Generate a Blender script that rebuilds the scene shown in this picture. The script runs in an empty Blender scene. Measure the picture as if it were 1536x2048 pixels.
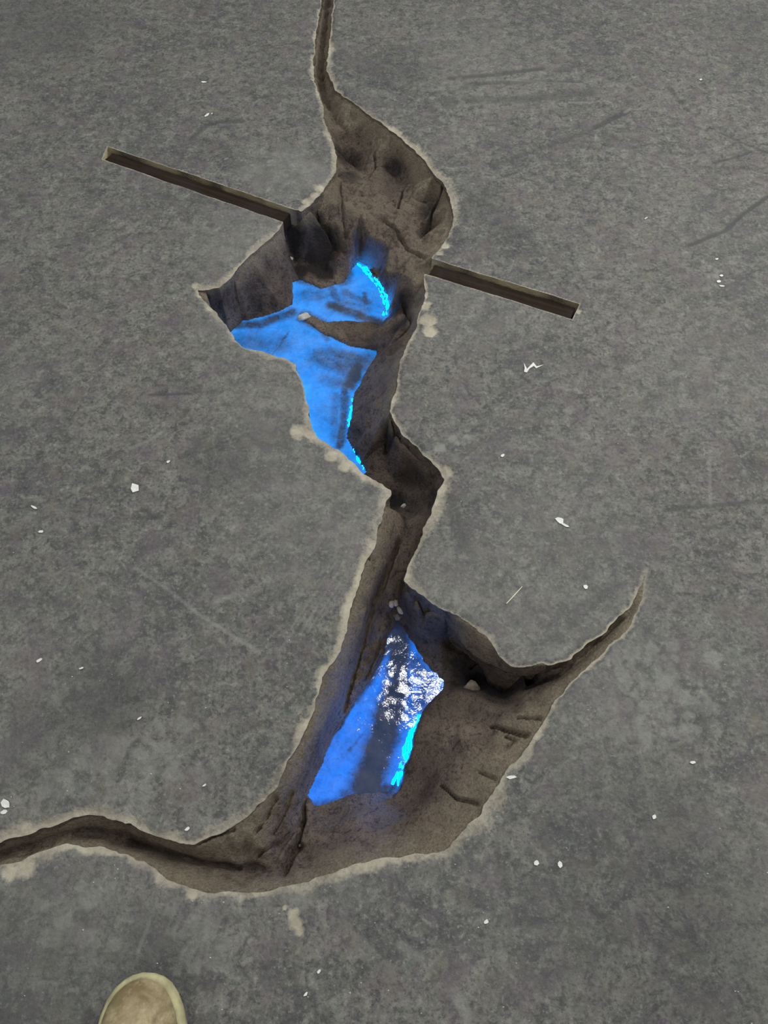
import bpy, math, random
import numpy as np
from mathutils import Vector, geometry

C = bpy.context.scene.collection
SC = bpy.context.scene
rng = np.random.default_rng(7)
random.seed(7)

# ------------------------------------------------------------------ camera
CAM_H, TILT, FPX = 1.30, math.radians(30.0), 1550.0
cam_d = bpy.data.cameras.new('camera')
cam = bpy.data.objects.new('camera', cam_d)
C.objects.link(cam)
cam.location = (0, 0, CAM_H)
cam.rotation_euler = (TILT, 0, 0)
cam_d.sensor_fit = 'VERTICAL'
cam_d.sensor_height = 36.0
cam_d.lens = FPX / 2048.0 * 36.0
cam_d.clip_start = 0.02
SC.camera = cam

# ------------------------------------------------------------------ light and exposure
SC.view_settings.view_transform = 'Standard'
SC.view_settings.look = 'None'
SC.view_settings.gamma = 1.0
SC.view_settings.use_curve_mapping = False
SC.view_settings.exposure = 0.07

world = bpy.data.worlds.new('hall_ambience')
SC.world = world
world.use_nodes = True
bg = world.node_tree.nodes['Background']
bg.inputs['Color'].default_value = (0.96, 1.0, 1.0, 1)
bg.inputs['Strength'].default_value = 0.21

def area_lamp(name, loc, target, size, power, color):
    d = bpy.data.lights.new(name, 'AREA')
    d.shape = 'RECTANGLE'
    d.size, d.size_y = size
    d.energy = power
    d.color = color
    o = bpy.data.objects.new(name, d)
    C.objects.link(o)
    o.location = loc
    o.rotation_euler = (Vector(target) - Vector(loc)).to_track_quat('-Z', 'Y').to_euler()
    return o

area_lamp('ceiling_lamp', (0.8, 0.7, 3.0), (0.1, 1.3, 0), (1.1, 0.40), 22, (1.0, 1.0, 0.94))
area_lamp('ceiling_lamp', (0.24, 1.50, 3.2), (0.1, 1.2, 0), (0.16, 0.10), 5.5, (1.0, 1.0, 0.95))
area_lamp('ceiling_lamp', (2.6, 2.0, 2.6), (0.0, 1.0, 0), (1.1, 0.35), 50, (1.0, 0.99, 0.93))
area_lamp('ceiling_lamp', (2.2, 4.2, 3.0), (0.2, 1.9, 0), (1.2, 0.35), 42, (0.99, 1.0, 0.95))
area_lamp('ceiling_lamp', (-1.0, -2.2, 2.4), (0.0, 1.2, 0), (1.0, 0.3), 14, (1.0, 0.98, 0.92))
area_lamp('ceiling_lamp', (-2.5, 2.6, 2.8), (-0.5, 1.5, 0), (1.2, 0.35), 27, (0.98, 1.0, 0.96))

# ------------------------------------------------------------------ helpers
ct, st = math.cos(TILT), math.sin(TILT)
def P(px, py, d=0.0):
    """point of the place, at height -d, that the photograph shows at px, py"""
    u = (px - 768.0) / FPX
    w = (1024.0 - py) / FPX
    k = (CAM_H + d) / (ct - w * st)
    return (u * k, (w * ct + st) * k, -d)

def tag(o, label=None, cat=None, group=None, kind=None):
    if label: o['label'] = label
    if cat: o['category'] = cat
    if group: o['group'] = group
    if kind: o['kind'] = kind
    return o

def mesh_np(name, verts, tris, mat, parent=None, smooth=True, attrs=None):
    verts = np.asarray(verts, np.float32); tris = np.asarray(tris, np.int32)
    used = np.unique(tris)
    remap = np.full(len(verts), -1, np.int32); remap[used] = np.arange(len(used))
    v = verts[used]; t = remap[tris]
    me = bpy.data.meshes.new(name)
    me.vertices.add(len(v)); me.vertices.foreach_set('co', v.ravel())
    n = t.shape[1]
    me.loops.add(t.size); me.loops.foreach_set('vertex_index', t.ravel())
    me.polygons.add(len(t))
    me.polygons.foreach_set('loop_start', np.arange(0, t.size, n, dtype=np.int32))
    me.polygons.foreach_set('loop_total', np.full(len(t), n, np.int32))
    me.update(calc_edges=True)
    me.polygons.foreach_set('use_smooth', np.full(len(t), smooth, bool))
    for k, a in (attrs or {}).items():
        at = me.attributes.new(k, 'FLOAT', 'POINT')
        at.data.foreach_set('value', np.asarray(a, np.float32)[used])
    me.materials.append(mat)
    me.update()
    o = bpy.data.objects.new(name, me)
    C.objects.link(o)
    if parent: o.parent = parent
    return o

def vnoise(x, y, scale, seed):
    """smooth value noise"""
    r = np.random.default_rng(seed)
    n = 256
    g = r.random((n, n))
    fx = x / scale + 40.37; fy = y / scale + 40.71
    ix = np.floor(fx).astype(int); iy = np.floor(fy).astype(int)
    tx = fx - ix; ty = fy - iy
    tx = tx * tx * (3 - 2 * tx); ty = ty * ty * (3 - 2 * ty)
    ix %= n; iy %= n; jx = (ix + 1) % n; jy = (iy + 1) % n
    a = g[ix, iy] * (1 - tx) + g[jx, iy] * tx
    b = g[ix, jy] * (1 - tx) + g[jx, jy] * tx
    return (a * (1 - ty) + b * ty) * 2 - 1

def fbm(x, y, scale, seed, octv=4, gain=0.5):
    s = 0; a = 1; tot = 0
    for k in range(octv):
        s = s + a * vnoise(x, y, scale / 2 ** k, seed + k * 17); tot += a; a *= gain
    return s / tot

def sstep(a, b, x):
    t = np.clip((x - a) / (b - a), 0, 1)
    return t * t * (3 - 2 * t)

def seg_dist(x, y, pts):
    d = np.full(x.shape, 1e9)
    for (ax, ay), (bx, by) in zip(pts[:-1], pts[1:]):
        dx, dy = bx - ax, by - ay
        L = dx * dx + dy * dy + 1e-12
        t = np.clip(((x - ax) * dx + (y - ay) * dy) / L, 0, 1)
        d = np.minimum(d, (x - ax - t * dx) ** 2 + (y - ay - t * dy) ** 2)
    return np.sqrt(d)

def in_poly(x, y, pts):
    ins = np.zeros(x.shape, bool)
    n = len(pts)
    for i in range(n):
        ax, ay = pts[i]; bx, by = pts[(i + 1) % n]
        if ay == by: continue
        c = ((ay > y) != (by > y)) & (x < (bx - ax) * (y - ay) / (by - ay) + ax)
        ins ^= c
    return ins

# ------------------------------------------------------------------ materials
def new_mat(name):
    m = bpy.data.materials.new(name); m.use_nodes = True
    nt = m.node_tree
    return m, nt, nt.nodes['Principled BSDF']

def nd(nt, t, **kw):
    n = nt.nodes.new(t)
    for k, v in kw.items():
        if k in n.inputs.keys(): n.inputs[k].default_value = v
        else: setattr(n, k, v)
    return n

def lk(nt, a, b): nt.links.new(a, b)

def mixc(nt, fac, a, b, blend='MIX'):
    m = nt.nodes.new('ShaderNodeMix'); m.data_type = 'RGBA'; m.blend_type = blend
    for sock, v in ((m.inputs[0], fac), (m.inputs[6], a), (m.inputs[7], b)):
        if hasattr(v, 'links'): nt.links.new(v, sock)
        elif isinstance(v, (int, float)): sock.default_value = v
        else: sock.default_value = (*v, 1)
    return m.outputs[2]

def ramp(nt, src, p0, p1, c0=0.0, c1=1.0):
    r = nt.nodes.new('ShaderNodeMapRange'); r.clamp = True
    r.inputs[1].default_value = p0; r.inputs[2].default_value = p1
    r.inputs[3].default_value = c0; r.inputs[4].default_value = c1
    nt.links.new(src, r.inputs[0]); return r.outputs[0]

def noise(nt, scale, detail=4, rough=0.55, vec=None, dist=0.0):
    n = nd(nt, 'ShaderNodeTexNoise'); n.inputs['Scale'].default_value = scale
    n.inputs['Detail'].default_value = detail; n.inputs['Roughness'].default_value = rough
    n.inputs['Distortion'].default_value = dist
    if vec is None:
        g = nt.nodes.get('geo') or nt.nodes.new('ShaderNodeTexCoord'); g.name = 'geo'
        vec = g.outputs['Object']
    nt.links.new(vec, n.inputs['Vector']); return n

def attr(nt, name):
    a = nt.nodes.new('ShaderNodeAttribute'); a.attribute_name = name
    return a.outputs['Fac']

def bump(nt, bsdf, h, strength, dist):
    b = nt.nodes.new('ShaderNodeBump'); b.inputs['Strength'].default_value = strength
    b.inputs['Distance'].default_value = dist
    nt.links.new(h, b.inputs['Height']); nt.links.new(b.outputs[0], bsdf.inputs['Normal'])
    return b

def floor_material():
    m, nt, b = new_mat('dusty_dark_floor')
    big = noise(nt, 2.6, 4, 0.6).outputs[0]
    mid = noise(nt, 22, 5, 0.65, dist=0.4).outputs[0]
    fine = noise(nt, 150, 4, 0.7).outputs[0]
    grain = noise(nt, 520, 2, 0.7).outputs[0]
    mot = noise(nt, 48, 6, 0.72, dist=0.5).outputs[0]
    bl = noise(nt, 10, 4, 0.6, dist=0.3).outputs[0]
    col = mixc(nt, ramp(nt, big, 0.38, 0.62), (0.102, 0.102, 0.105), (0.166, 0.160, 0.148))
    col = mixc(nt, ramp(nt, bl, 0.47, 0.36, 0.0, 0.55), col, (0.078, 0.080, 0.084))
    col = mixc(nt, ramp(nt, bl, 0.53, 0.66, 0.0, 0.55), col, (0.200, 0.195, 0.180))
    col = mixc(nt, ramp(nt, mid, 0.48, 0.60, 0, 0.60), col, (0.215, 0.210, 0.195))
    col = mixc(nt, ramp(nt, mot, 0.49, 0.40, 0.0, 0.75), col, (0.062, 0.062, 0.066))
    col = mixc(nt, ramp(nt, mot, 0.54, 0.66, 0.0, 0.70), col, (0.28, 0.275, 0.250))
    col = mixc(nt, ramp(nt, fine, 0.48, 0.36, 0.0, 0.70), col, (0.052, 0.052, 0.056))
    col = mixc(nt, ramp(nt, fine, 0.56, 0.70, 0.0, 0.70), col, (0.32, 0.315, 0.29))
    tint = noise(nt, 40, 4, 0.65); tint2 = noise(nt, 14, 3, 0.6); tint3 = noise(nt, 19, 3, 0.6, dist=.2)
    col = mixc(nt, ramp(nt, tint2.outputs[0], 0.50, 0.66, 0, 0.45), col, (0.135, 0.105, 0.130))
    col = mixc(nt, ramp(nt, tint.outputs[0], 0.53, 0.68, 0, 0.40), col, (0.108, 0.140, 0.116))
    col = mixc(nt, ramp(nt, tint3.outputs[0], 0.53, 0.68, 0, 0.40), col, (0.165, 0.150, 0.115))
    col = mixc(nt, ramp(nt, grain, 0.3, 0.7, 0, 1), col, (0.5, 0.5, 0.5), 'OVERLAY')
    col = mixc(nt, ramp(nt, attr(nt, 'dark'), 0, 0.6, 0, 0.85), col, (0.055, 0.058, 0.062))
    lw = nd(nt, 'ShaderNodeMath', operation='MULTIPLY'); lk(nt, attr(nt, 'pale'), lw.inputs[0])
    lk(nt, ramp(nt, mid, 0.30, 0.6, 0.5, 1.25), lw.inputs[1])
    col = mixc(nt, lw.outputs[0], col, (0.27, 0.27, 0.255))
    w = nd(nt, 'ShaderNodeMath', operation='ADD'); lk(nt, attr(nt, 'worn'), w.inputs[0])
    lk(nt, ramp(nt, fine, 0.2, 0.8, -0.28, 0.28), w.inputs[1])
    sand = mixc(nt, ramp(nt, mid, 0.3, 0.7), (0.29, 0.26, 0.205), (0.52, 0.475, 0.385))
    col = mixc(nt, ramp(nt, w.outputs[0], 0.20, 0.95), col, sand)
    lk(nt, col, b.inputs['Base Color'])
    lk(nt, ramp(nt, mid, 0.3, 0.7, 0.55, 0.85), b.inputs['Roughness'])
    b.inputs['Specular IOR Level'].default_value = 0.3
    h = nd(nt, 'ShaderNodeMath', operation='ADD'); lk(nt, fine, h.inputs[0]); lk(nt, mid, h.inputs[1])
    bump(nt, b, h.outputs[0], 0.55, 0.004)
    return m

def soil_material():
    m, nt, b = new_mat('brown_packed_soil')
    mid = noise(nt, 30, 5, 0.65, dist=0.6).outputs[0]
    fine = noise(nt, 210, 4, 0.75).outputs[0]
    lum = noise(nt, 9, 3, 0.6).outputs[0]
    col = mixc(nt, ramp(nt, lum, 0.35, 0.65), (0.170, 0.128, 0.106), (0.285, 0.228, 0.186))
    col = mixc(nt, ramp(nt, mid, 0.50, 0.30, 0, 0.6), col, (0.050, 0.038, 0.033))
    col = mixc(nt, ramp(nt, fine, 0.55, 0.75, 0, 0.5), col, (0.24, 0.195, 0.155))
    col = mixc(nt, ramp(nt, fine, 0.47, 0.33, 0, 0.75), col, (0.036, 0.028, 0.027))
    spk = noise(nt, 75, 4, 0.7, dist=0.5).outputs[0]
    col = mixc(nt, ramp(nt, spk, 0.46, 0.36, 0, 0.65), col, (0.045, 0.036, 0.037))
    dk = nd(nt, 'ShaderNodeMath', operation='ADD'); lk(nt, attr(nt, 'damp_shade'), dk.inputs[0])
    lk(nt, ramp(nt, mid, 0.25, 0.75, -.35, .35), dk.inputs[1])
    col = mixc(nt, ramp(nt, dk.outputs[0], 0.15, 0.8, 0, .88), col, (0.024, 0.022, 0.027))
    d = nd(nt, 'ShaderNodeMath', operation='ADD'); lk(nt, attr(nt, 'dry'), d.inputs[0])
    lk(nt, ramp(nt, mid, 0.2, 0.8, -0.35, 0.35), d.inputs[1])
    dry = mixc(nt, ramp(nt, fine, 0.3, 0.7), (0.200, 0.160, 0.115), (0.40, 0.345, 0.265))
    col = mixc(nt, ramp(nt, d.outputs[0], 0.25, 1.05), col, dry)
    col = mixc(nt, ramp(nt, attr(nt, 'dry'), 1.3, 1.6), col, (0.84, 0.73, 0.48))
    lk(nt, col, b.inputs['Base Color'])
    b.inputs['Roughness'].default_value = 0.92
    b.inputs['Specular IOR Level'].default_value = 0.15
    h = nd(nt, 'ShaderNodeMath', operation='ADD'); lk(nt, fine, h.inputs[0]); lk(nt, mid, h.inputs[1])
    bump(nt, b, h.outputs[0], 0.9, 0.012)
    return m

def resin_material(name, glow):
    m, nt, b = new_mat(name)
    mid = noise(nt, 26, 4, 0.6).outputs[0]
    fine = noise(nt, 250, 2, 0.5, dist=0.6).outputs[0]
    lump_ = noise(nt, 70, 4, 0.65, dist=0.8).outputs[0]
    col = mixc(nt, ramp(nt, mid, 0.35, 0.65), (0.032, 0.038, 0.050), (0.075, 0.080, 0.095))
    lk(nt, col, b.inputs['Base Color'])
    b.inputs['Roughness'].default_value = 0.055
    b.inputs['IOR'].default_value = 1.5
    b.inputs['Coat Weight'].default_value = 0.0
    b.inputs['Coat Roughness'].default_value = 0.10
    # bright and dark parts of the glow are painted in by a mask
    s1 = nd(nt, 'ShaderNodeMath', operation='ADD'); lk(nt, attr(nt, 'glow_dim'), s1.inputs[0])
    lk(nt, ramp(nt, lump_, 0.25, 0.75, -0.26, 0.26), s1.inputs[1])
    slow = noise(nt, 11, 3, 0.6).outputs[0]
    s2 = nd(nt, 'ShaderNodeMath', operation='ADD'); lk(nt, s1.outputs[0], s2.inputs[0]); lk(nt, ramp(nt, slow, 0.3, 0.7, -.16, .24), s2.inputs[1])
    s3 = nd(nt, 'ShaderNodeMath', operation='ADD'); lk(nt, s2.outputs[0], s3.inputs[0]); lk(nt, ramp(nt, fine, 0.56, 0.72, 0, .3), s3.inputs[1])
    clear = ramp(nt, s3.outputs[0], -.15, 1.0, 1.12, 0.05)  # glow strength left by the painted mask
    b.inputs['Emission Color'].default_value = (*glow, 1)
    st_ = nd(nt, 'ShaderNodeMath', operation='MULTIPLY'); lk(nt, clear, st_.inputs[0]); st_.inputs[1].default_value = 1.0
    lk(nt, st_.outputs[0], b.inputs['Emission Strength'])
    h = nd(nt, 'ShaderNodeMath', operation='ADD'); lk(nt, fine, h.inputs[0]); lk(nt, lump_, h.inputs[1])
    bump(nt, b, h.outputs[0], 0.5, 0.00022)
    return m

def plain(name, col, rough=0.8, var=0.25, scale=60, bumpd=0.002):
    m, nt, b = new_mat(name)
    n = noise(nt, scale, 5, 0.6).outputs[0]
    lo = tuple(c * (1 - var) for c in col); hi = tuple(min(1, c * (1 + var)) for c in col)
    lk(nt, mixc(nt, ramp(nt, n, 0.3, 0.7), lo, hi), b.inputs['Base Color'])
    b.inputs['Roughness'].default_value = rough
    bump(nt, b, n, 0.5, bumpd)
    return m

def wood_material():
    m, nt, b = new_mat('dark_weathered_timber')
    tc = nt.nodes.new('ShaderNodeTexCoord')
    mp = nt.nodes.new('ShaderNodeMapping'); mp.inputs['Scale'].default_value = (3, 90, 60)
    lk(nt, tc.outputs['Object'], mp.inputs[0])
    g = noise(nt, 1.6, 5, 0.65, vec=mp.outputs[0], dist=0.4).outputs[0]
    big = noise(nt, 8, 3, 0.6, vec=tc.outputs['Object']).outputs[0]
    col = mixc(nt, ramp(nt, g, 0.3, 0.7), (0.012, 0.007, 0.005), (0.036, 0.022, 0.014))
    col = mixc(nt, ramp(nt, big, 0.5, 0.75, 0, 0.6), col, (0.034, 0.034, 0.036))
    lk(nt, col, b.inputs['Base Color'])
    b.inputs['Roughness'].default_value = 0.85
    b.inputs['Specular IOR Level'].default_value = 0.15
    bump(nt, b, g, 0.6, 0.004)
    return m

def light_material(name, col, strength):
    m = bpy.data.materials.new(name); m.use_nodes = True
    nt = m.node_tree; nt.nodes.clear()
    e = nt.nodes.new('ShaderNodeEmission'); e.inputs[0].default_value = (*col, 1); e.inputs[1].default_value = strength
    o = nt.nodes.new('ShaderNodeOutputMaterial'); nt.links.new(e.outputs[0], o.inputs[0])
    return m

M_floor, M_soil, M_resin, M_wood = floor_material(), soil_material(), resin_material('backlit_azure_resin_dimmed', (0.0, 0.245, 0.86)), wood_material()
M_resin_deep = resin_material('backlit_blue_resin_dimmed', (0.0, 0.185, 0.92))
M_chip = plain('white_paint_flake', (0.78, 0.78, 0.76), 0.7, 0.12, 90)
M_straw = plain('pale_straw', (0.72, 0.68, 0.52), 0.6, 0.1, 90)
M_clod = plain('dry_brown_clod', (0.20, 0.165, 0.135), 0.95, 0.4, 70, 0.004)
M_pebble = plain('pale_pebble', (0.50, 0.46, 0.41), 0.85, 0.3, 90, 0.003)
LED = (0.0, 0.24, 1.0)
M_led = light_material('blue_light', LED, 75.0)
M_led_low = light_material('strong_blue_light', (0.0, 0.20, 1.0), 260.0)

# ------------------------------------------------------------------ outline of the crack (photo px, drop at the edge in m)
RIM = [
 (668,-130,.01),(655,-110,.03),(648,-60,.03),(643,0,.03),(635,50,.03),(630,90,.03),(626,120,.03),(627,150,.03),(634,180,.03),(645,208,.03),
 (648,235,.03),(655,255,.035),(664,270,.04),(670,300,.06),(674,315,.06),(672,335,.03),(662,355,.015),(650,372,.012),(635,395,.012),(620,410,.015),(603,421,.025),
 (590,419,.045),(500,388,.045),(400,354,.045),(300,321,.045),(214,292,.045),(205,317,.045),(300,351,.045),(400,386,.045),(500,420,.045),(566,443,.045),
 (560,455,.012),(540,475,.012),(520,492,.012),(500,510,.012),(480,530,.012),(460,552,.012),(446,566,.012),(438,573,.012),(415,578,.012),(393,576,.008),
 (397,587,.012),(412,604,.03),(430,621,.06),(446,641,.10),(456,660,.13),(468,677,.14),(486,690,.15),(505,696,.155),(530,703,.16),(555,711,.16),(575,718,.16),(588,728,.16),
 (596,745,.16),(605,770,.16),(612,800,.16),(616,830,.16),(622,856,.16),(632,870,.16),(650,882,.16),(670,896,.16),(690,910,.16),(710,928,.16),(728,945,.155),
 (745,955,.15),(765,967,.14),(779,978,.12),(781,987,.06),(770,1003,.015),(763,1030,.012),(757,1055,.012),(748,1085,.012),(740,1105,.012),(730,1125,.012),
 (722,1150,.012),(712,1190,.012),(700,1230,.012),(690,1265,.012),(680,1300,.012),(660,1330,.012),(645,1355,.012),(635,1385,.012),(628,1410,.012),(618,1440,.012),
 (605,1470,.012),(590,1500,.012),(570,1535,.012),(555,1570,.012),(535,1595,.012),(515,1615,.012),(495,1635,.012),(475,1650,.012),(450,1663,.01),(420,1674,.01),
 (390,1688,.012),(370,1690,.015),(345,1682,.018),(310,1668,.02),(275,1655,.02),(240,1640,.02),(210,1630,.012),(180,1630,.012),(150,1635,.015),(110,1648,.02),
 (60,1667,.02),(0,1686,.02),(-80,1712,.02),(-200,1745,.02),(-330,1775,.01),(-400,1785,.002),(-330,1800,.01),(-200,1788,.02),(-80,1755,.02),(0,1727,.02),(40,1717,.025),(80,1704,.025),(110,1692,.025),
 (135,1686,.015),(160,1688,.012),(200,1694,.012),(230,1702,.012),(262,1714,.012),(300,1732,.012),(335,1752,.012),(370,1768,.012),(400,1777,.012),(440,1784,.012),(480,1786,.012),
 (520,1782,.012),(560,1774,.01),(590,1766,.01),(630,1754,.01),(670,1741,.01),(700,1731,.01),(740,1722,.01),(780,1712,.01),(820,1708,.01),(850,1705,.01),
 (875,1702,.01),(900,1690,.01),(925,1668,.01),(945,1645,.01),(960,1625,.01),(975,1600,.01),(990,1578,.01),(1005,1560,.01),(1015,1540,.01),(1035,1515,.01),
 (1055,1490,.01),(1075,1460,.01),(1085,1440,.01),(1100,1415,.01),(1115,1395,.01),(1140,1370,.01),(1165,1342,.008),(1190,1318,.008),(1215,1295,.006),(1240,1272,.005),
 (1258,1248,.004),(1272,1222,.003),(1282,1195,.003),(1290,1165,.002),(1295,1136,.001),(1286,1158,.003),(1275,1186,.006),(1263,1208,.012),(1245,1230,.018),(1220,1252,.025),
 (1190,1278,.03),(1160,1303,.03),(1135,1324,.03),(1110,1328,.015),(1085,1326,.012),(1055,1330,.02),(1030,1333,.15),(1015,1325,.15),(1000,1310,.15),(985,1290,.15),
 (970,1272,.15),(950,1255,.15),(930,1240,.15),(915,1228,.15),(895,1222,.03),(875,1213,.03),(855,1200,.02),(835,1185,.015),(820,1172,.015),(809,1160,.03),
 (812,1140,.07),(820,1118,.09),(832,1095,.09),(845,1070,.09),(855,1045,.09),(865,1015,.08),(872,990,.07),(880,975,.05),(893,958,.02),(880,938,.025),
 (862,920,.03),(845,905,.03),(825,888,.03),(808,872,.025),(795,855,.02),(785,840,.015),(780,820,.012),(785,795,.012),(793,765,.012),(800,740,.012),
 (805,715,.012),(812,690,.02),(825,668,.03),(833,650,.02),(836,630,.012),(845,605,.012),(851,585,.012),(848,565,.012),(848,546,.035),
 (930,571,.045),(1030,602,.045),(1145,638,.045),(1160,607,.045),(1050,573,.045),(950,543,.045),(862,516,.035),
 (868,508,.012),(880,492,.012),(895,470,.012),(905,450,.012),(906,430,.012),(900,400,.015),(893,378,.02),(885,362,.015),(868,345,.012),(850,322,.012),
 (830,300,.012),(805,278,.012),(785,262,.012),(765,245,.012),(740,228,.012),(715,210,.012),(690,192,.012),(672,178,.015),(662,160,.02),(655,140,.02),
 (656,110,.02),(660,70,.02),(665,30,.02),(668,0,.02),(675,-60,.02),(682,-110,.02)]

# the bed of the crack: photo px and depth below the floor
BED = [
 (672,-100,.045),(662,-60,.05),(655,0,.05),(649,50,.05),(644,95,.05),(641,140,.05),(649,182,.05),(660,222,.05),(672,250,.05),
 # slots for the battens
 (250,320,.045),(350,354,.045),(450,388,.045),(540,418,.045),(1120,612,.045),(1000,575,.045),(900,545,.045),
 # upper chamber
 (690,265,.055),(700,310,.10),(690,335,.11),(718,345,.10),(735,355,.085),(752,305,.045),(745,345,.055),(790,345,.085),(775,330,.075),(800,360,.08),(815,330,.04),(830,370,.05),(858,362,.035),
 (690,400,.06),(660,400,.04),(640,420,.04),(700,380,.065),(755,400,.055),(720,430,.055),(760,440,.06),(800,430,.055),(795,405,.06),(820,400,.045),(885,440,.025),(872,400,.045),(868,430,.095),(850,470,.09),(840,450,.075),(835,485,.055),
 (700,470,.065),(740,470,.065),(780,490,.065),(820,520,.05),(835,540,.045),(870,490,.03),
 # dark hole left
 (577,448,.10),(595,455,.13),(620,440,.09),(655,445,.08),(600,500,.17),(640,490,.14),(670,490,.11),(590,545,.17),(640,530,.15),(680,515,.11),(600,565,.165),(640,552,.155),(690,535,.13),
 # shaggy wall
 (574,520,.085),(582,575,.13),(586,606,.158),(540,540,.07),(500,580,.08),(545,590,.11),(450,610,.08),(470,648,.152),(500,640,.155),(540,625,.156),(430,598,.035),
 # upper pool bed
 (480,680,.165),(540,680,.165),(590,650,.168),(610,600,.165),(650,590,.168),(690,575,.165),(715,528,.158),(735,535,.158),(755,560,.16),(776,600,.158),(776,632,.157),(740,600,.17),(700,610,.17),
 (720,640,.168),(612,634,.150),(640,642,.148),(690,662,.147),(740,680,.142),(775,690,.118),(650,672,.168),(700,695,.166),(745,715,.155),
 (640,720,.17),(680,740,.168),(720,740,.165),(620,780,.17),(660,800,.17),(705,780,.162),(640,850,.17),(670,850,.17),(693,830,.162),(690,880,.168),(704,895,.162),(728,942,.158),(715,925,.16),(580,690,.168),
 # soil beside the upper pool
 (722,512,.105),(745,525,.10),(768,552,.09),(790,590,.095),(792,630,.10),(805,590,.07),(825,560,.04),(800,545,.06),(810,620,.085),(822,640,.05),(800,655,.085),(815,665,.06),(790,672,.085),
 (760,720,.10),(780,730,.06),(735,772,.112),(770,790,.05),(712,800,.12),(703,850,.125),(740,850,.09),(765,850,.055),(712,890,.13),(735,905,.125),(770,880,.085),(775,905,.11),
 (740,940,.145),(770,940,.135),(800,920,.13),(830,920,.10),(860,945,.075),(870,965,.06),(850,985,.095),(820,970,.12),(790,965,.14),(855,1010,.105),
 # neck
 (797,1000,.15),(805,1012,.135),(825,1030,.115),(815,1060,.105),(806,1100,.105),(800,1140,.115),(798,1180,.13),(790,1220,.14),
 (785,1020,.06),(778,1060,.045),(768,1100,.045),(790,1100,.09),(755,1150,.05),(775,1150,.095),(740,1200,.055),(762,1200,.11),(725,1260,.06),(750,1250,.115),(705,1310,.065),(730,1310,.12),
 (690,1360,.07),(712,1365,.12),(665,1420,.07),(690,1415,.125),(645,1480,.07),(662,1480,.125),(620,1530,.065),(640,1535,.125),(595,1570,.06),(616,1590,.125),
 # slab beside the lower pool and its foot
 (790,1245,.155),(775,1270,.148),(750,1335,.142),(722,1395,.142),(688,1460,.142),(655,1530,.142),(632,1585,.140),(635,1630,.135),(795,1290,.176),(778,1380,.178),(757,1445,.178),(745,1500,.178),(715,1550,.178),(690,1588,.170),
 (810,1360,.178),(800,1440,.18),(780,1500,.18),(770,1550,.18),(740,1578,.174),
 (836,1292,.168),(884,1364,.168),(812,1250,.158),(800,1222,.14),
 (830,1200,.05),(850,1235,.085),(880,1280,.12),(870,1235,.05),(900,1312,.15),(918,1340,.158),
 (940,1345,.165),(975,1382,.21),(955,1375,.19),(1000,1390,.20),(1035,1382,.17),(925,1368,.155),(1062,1366,.11),(1090,1345,.05),(1085,1375,.05),(1010,1405,.11),(1050,1395,.06),
 # shelf right of the lower pool: lip, drop, top
 (888,1382,.125),(848,1426,.128),(828,1475,.132),(818,1525,.134),(800,1580,.135),
 (883,1378,.172),(840,1424,.178),(819,1473,.18),(808,1522,.18),(790,1578,.176),
 (905,1385,.115),(940,1385,.11),(920,1440,.10),(900,1490,.10),(960,1440,.088),(860,1560,.105),(880,1530,.10),(840,1590,.11),(800,1610,.12),(760,1605,.14),(700,1612,.142),(660,1625,.14),
 (985,1420,.075),(1000,1440,.05),(920,1480,.075),(1030,1430,.035),(1050,1420,.03),(985,1500,.035),(940,1530,.05),(880,1560,.07),(950,1590,.03),(900,1640,.03),(850,1620,.06),(808,1640,.065),(830,1675,.035),(770,1655,.07),
 (720,1662,.075),(660,1670,.09),(630,1690,.085),(700,1700,.04),(640,1725,.04),(605,1735,.05),(590,1750,.03),(600,1700,.11),(580,1730,.075),
 # lower left shoulder and tail
 (585,1620,.085),(600,1650,.11),(560,1610,.045),(560,1660,.065),(580,1690,.09),(520,1650,.035),(530,1690,.05),(470,1685,.03),(430,1700,.035),(380,1705,.045),
 (1120,1348,.05),(1160,1318,.042),(1200,1284,.033),(1240,1247,.02),(1265,1220,.012),(1284,1175,.005),
 (-200,1768,.05),(-80,1735,.05),(0,1706,.052),(60,1690,.052),(130,1668,.05),(200,1668,.05),(260,1684,.055),(310,1702,.058),(360,1717,.06),(420,1730,.06),(480,1738,.06),(540,1740,.06),
 (300,1715,.04),(370,1745,.035),(450,1765,.03),(520,1765,.03),
]
# lines the bed follows closely: valley floors, ledges
VALLEYS = [
 [(672,-100,.045),(655,0,.05),(649,50,.05),(644,95,.05),(641,140,.05),(649,182,.05),(660,222,.052),(672,250,.052),(690,265,.055)],
 [(-330,1786,.03),(-200,1768,.05),(-80,1737,.052),(0,1707,.054),(60,1692,.054),(130,1670,.052),(200,1669,.052),(260,1685,.056),(310,1703,.058),(360,1718,.06),(420,1731,.062),(480,1739,.062),(540,1741,.06)],
 [(1055,1372,.07),(1120,1347,.05),(1160,1317,.042),(1200,1283,.033),(1240,1246,.02),(1265,1219,.012),(1284,1175,.005)],
 [(797,1000,.15),(812,1030,.125),(812,1060,.108),(806,1100,.106),(800,1140,.115),(797,1180,.13),(792,1220,.145)],
 [(786,1022,.045),(780,1060,.045),(768,1100,.045),(755,1150,.048),(740,1200,.05),(725,1255,.055),(705,1310,.06),(688,1360,.062),(665,1420,.064),(645,1478,.064),(620,1530,.062),(595,1570,.06),(560,1620,.05),(520,1655,.035)],
 [(790,1090,.085),(777,1150,.095),(762,1200,.11),(750,1250,.118),(731,1310,.122),(713,1365,.126),(690,1415,.13),(664,1480,.13),(640,1535,.13),(618,1588,.128),(603,1650,.11),(585,1715,.08)],
 [(574,520,.075),(580,560,.115),(586,604,.157)],
]
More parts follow.
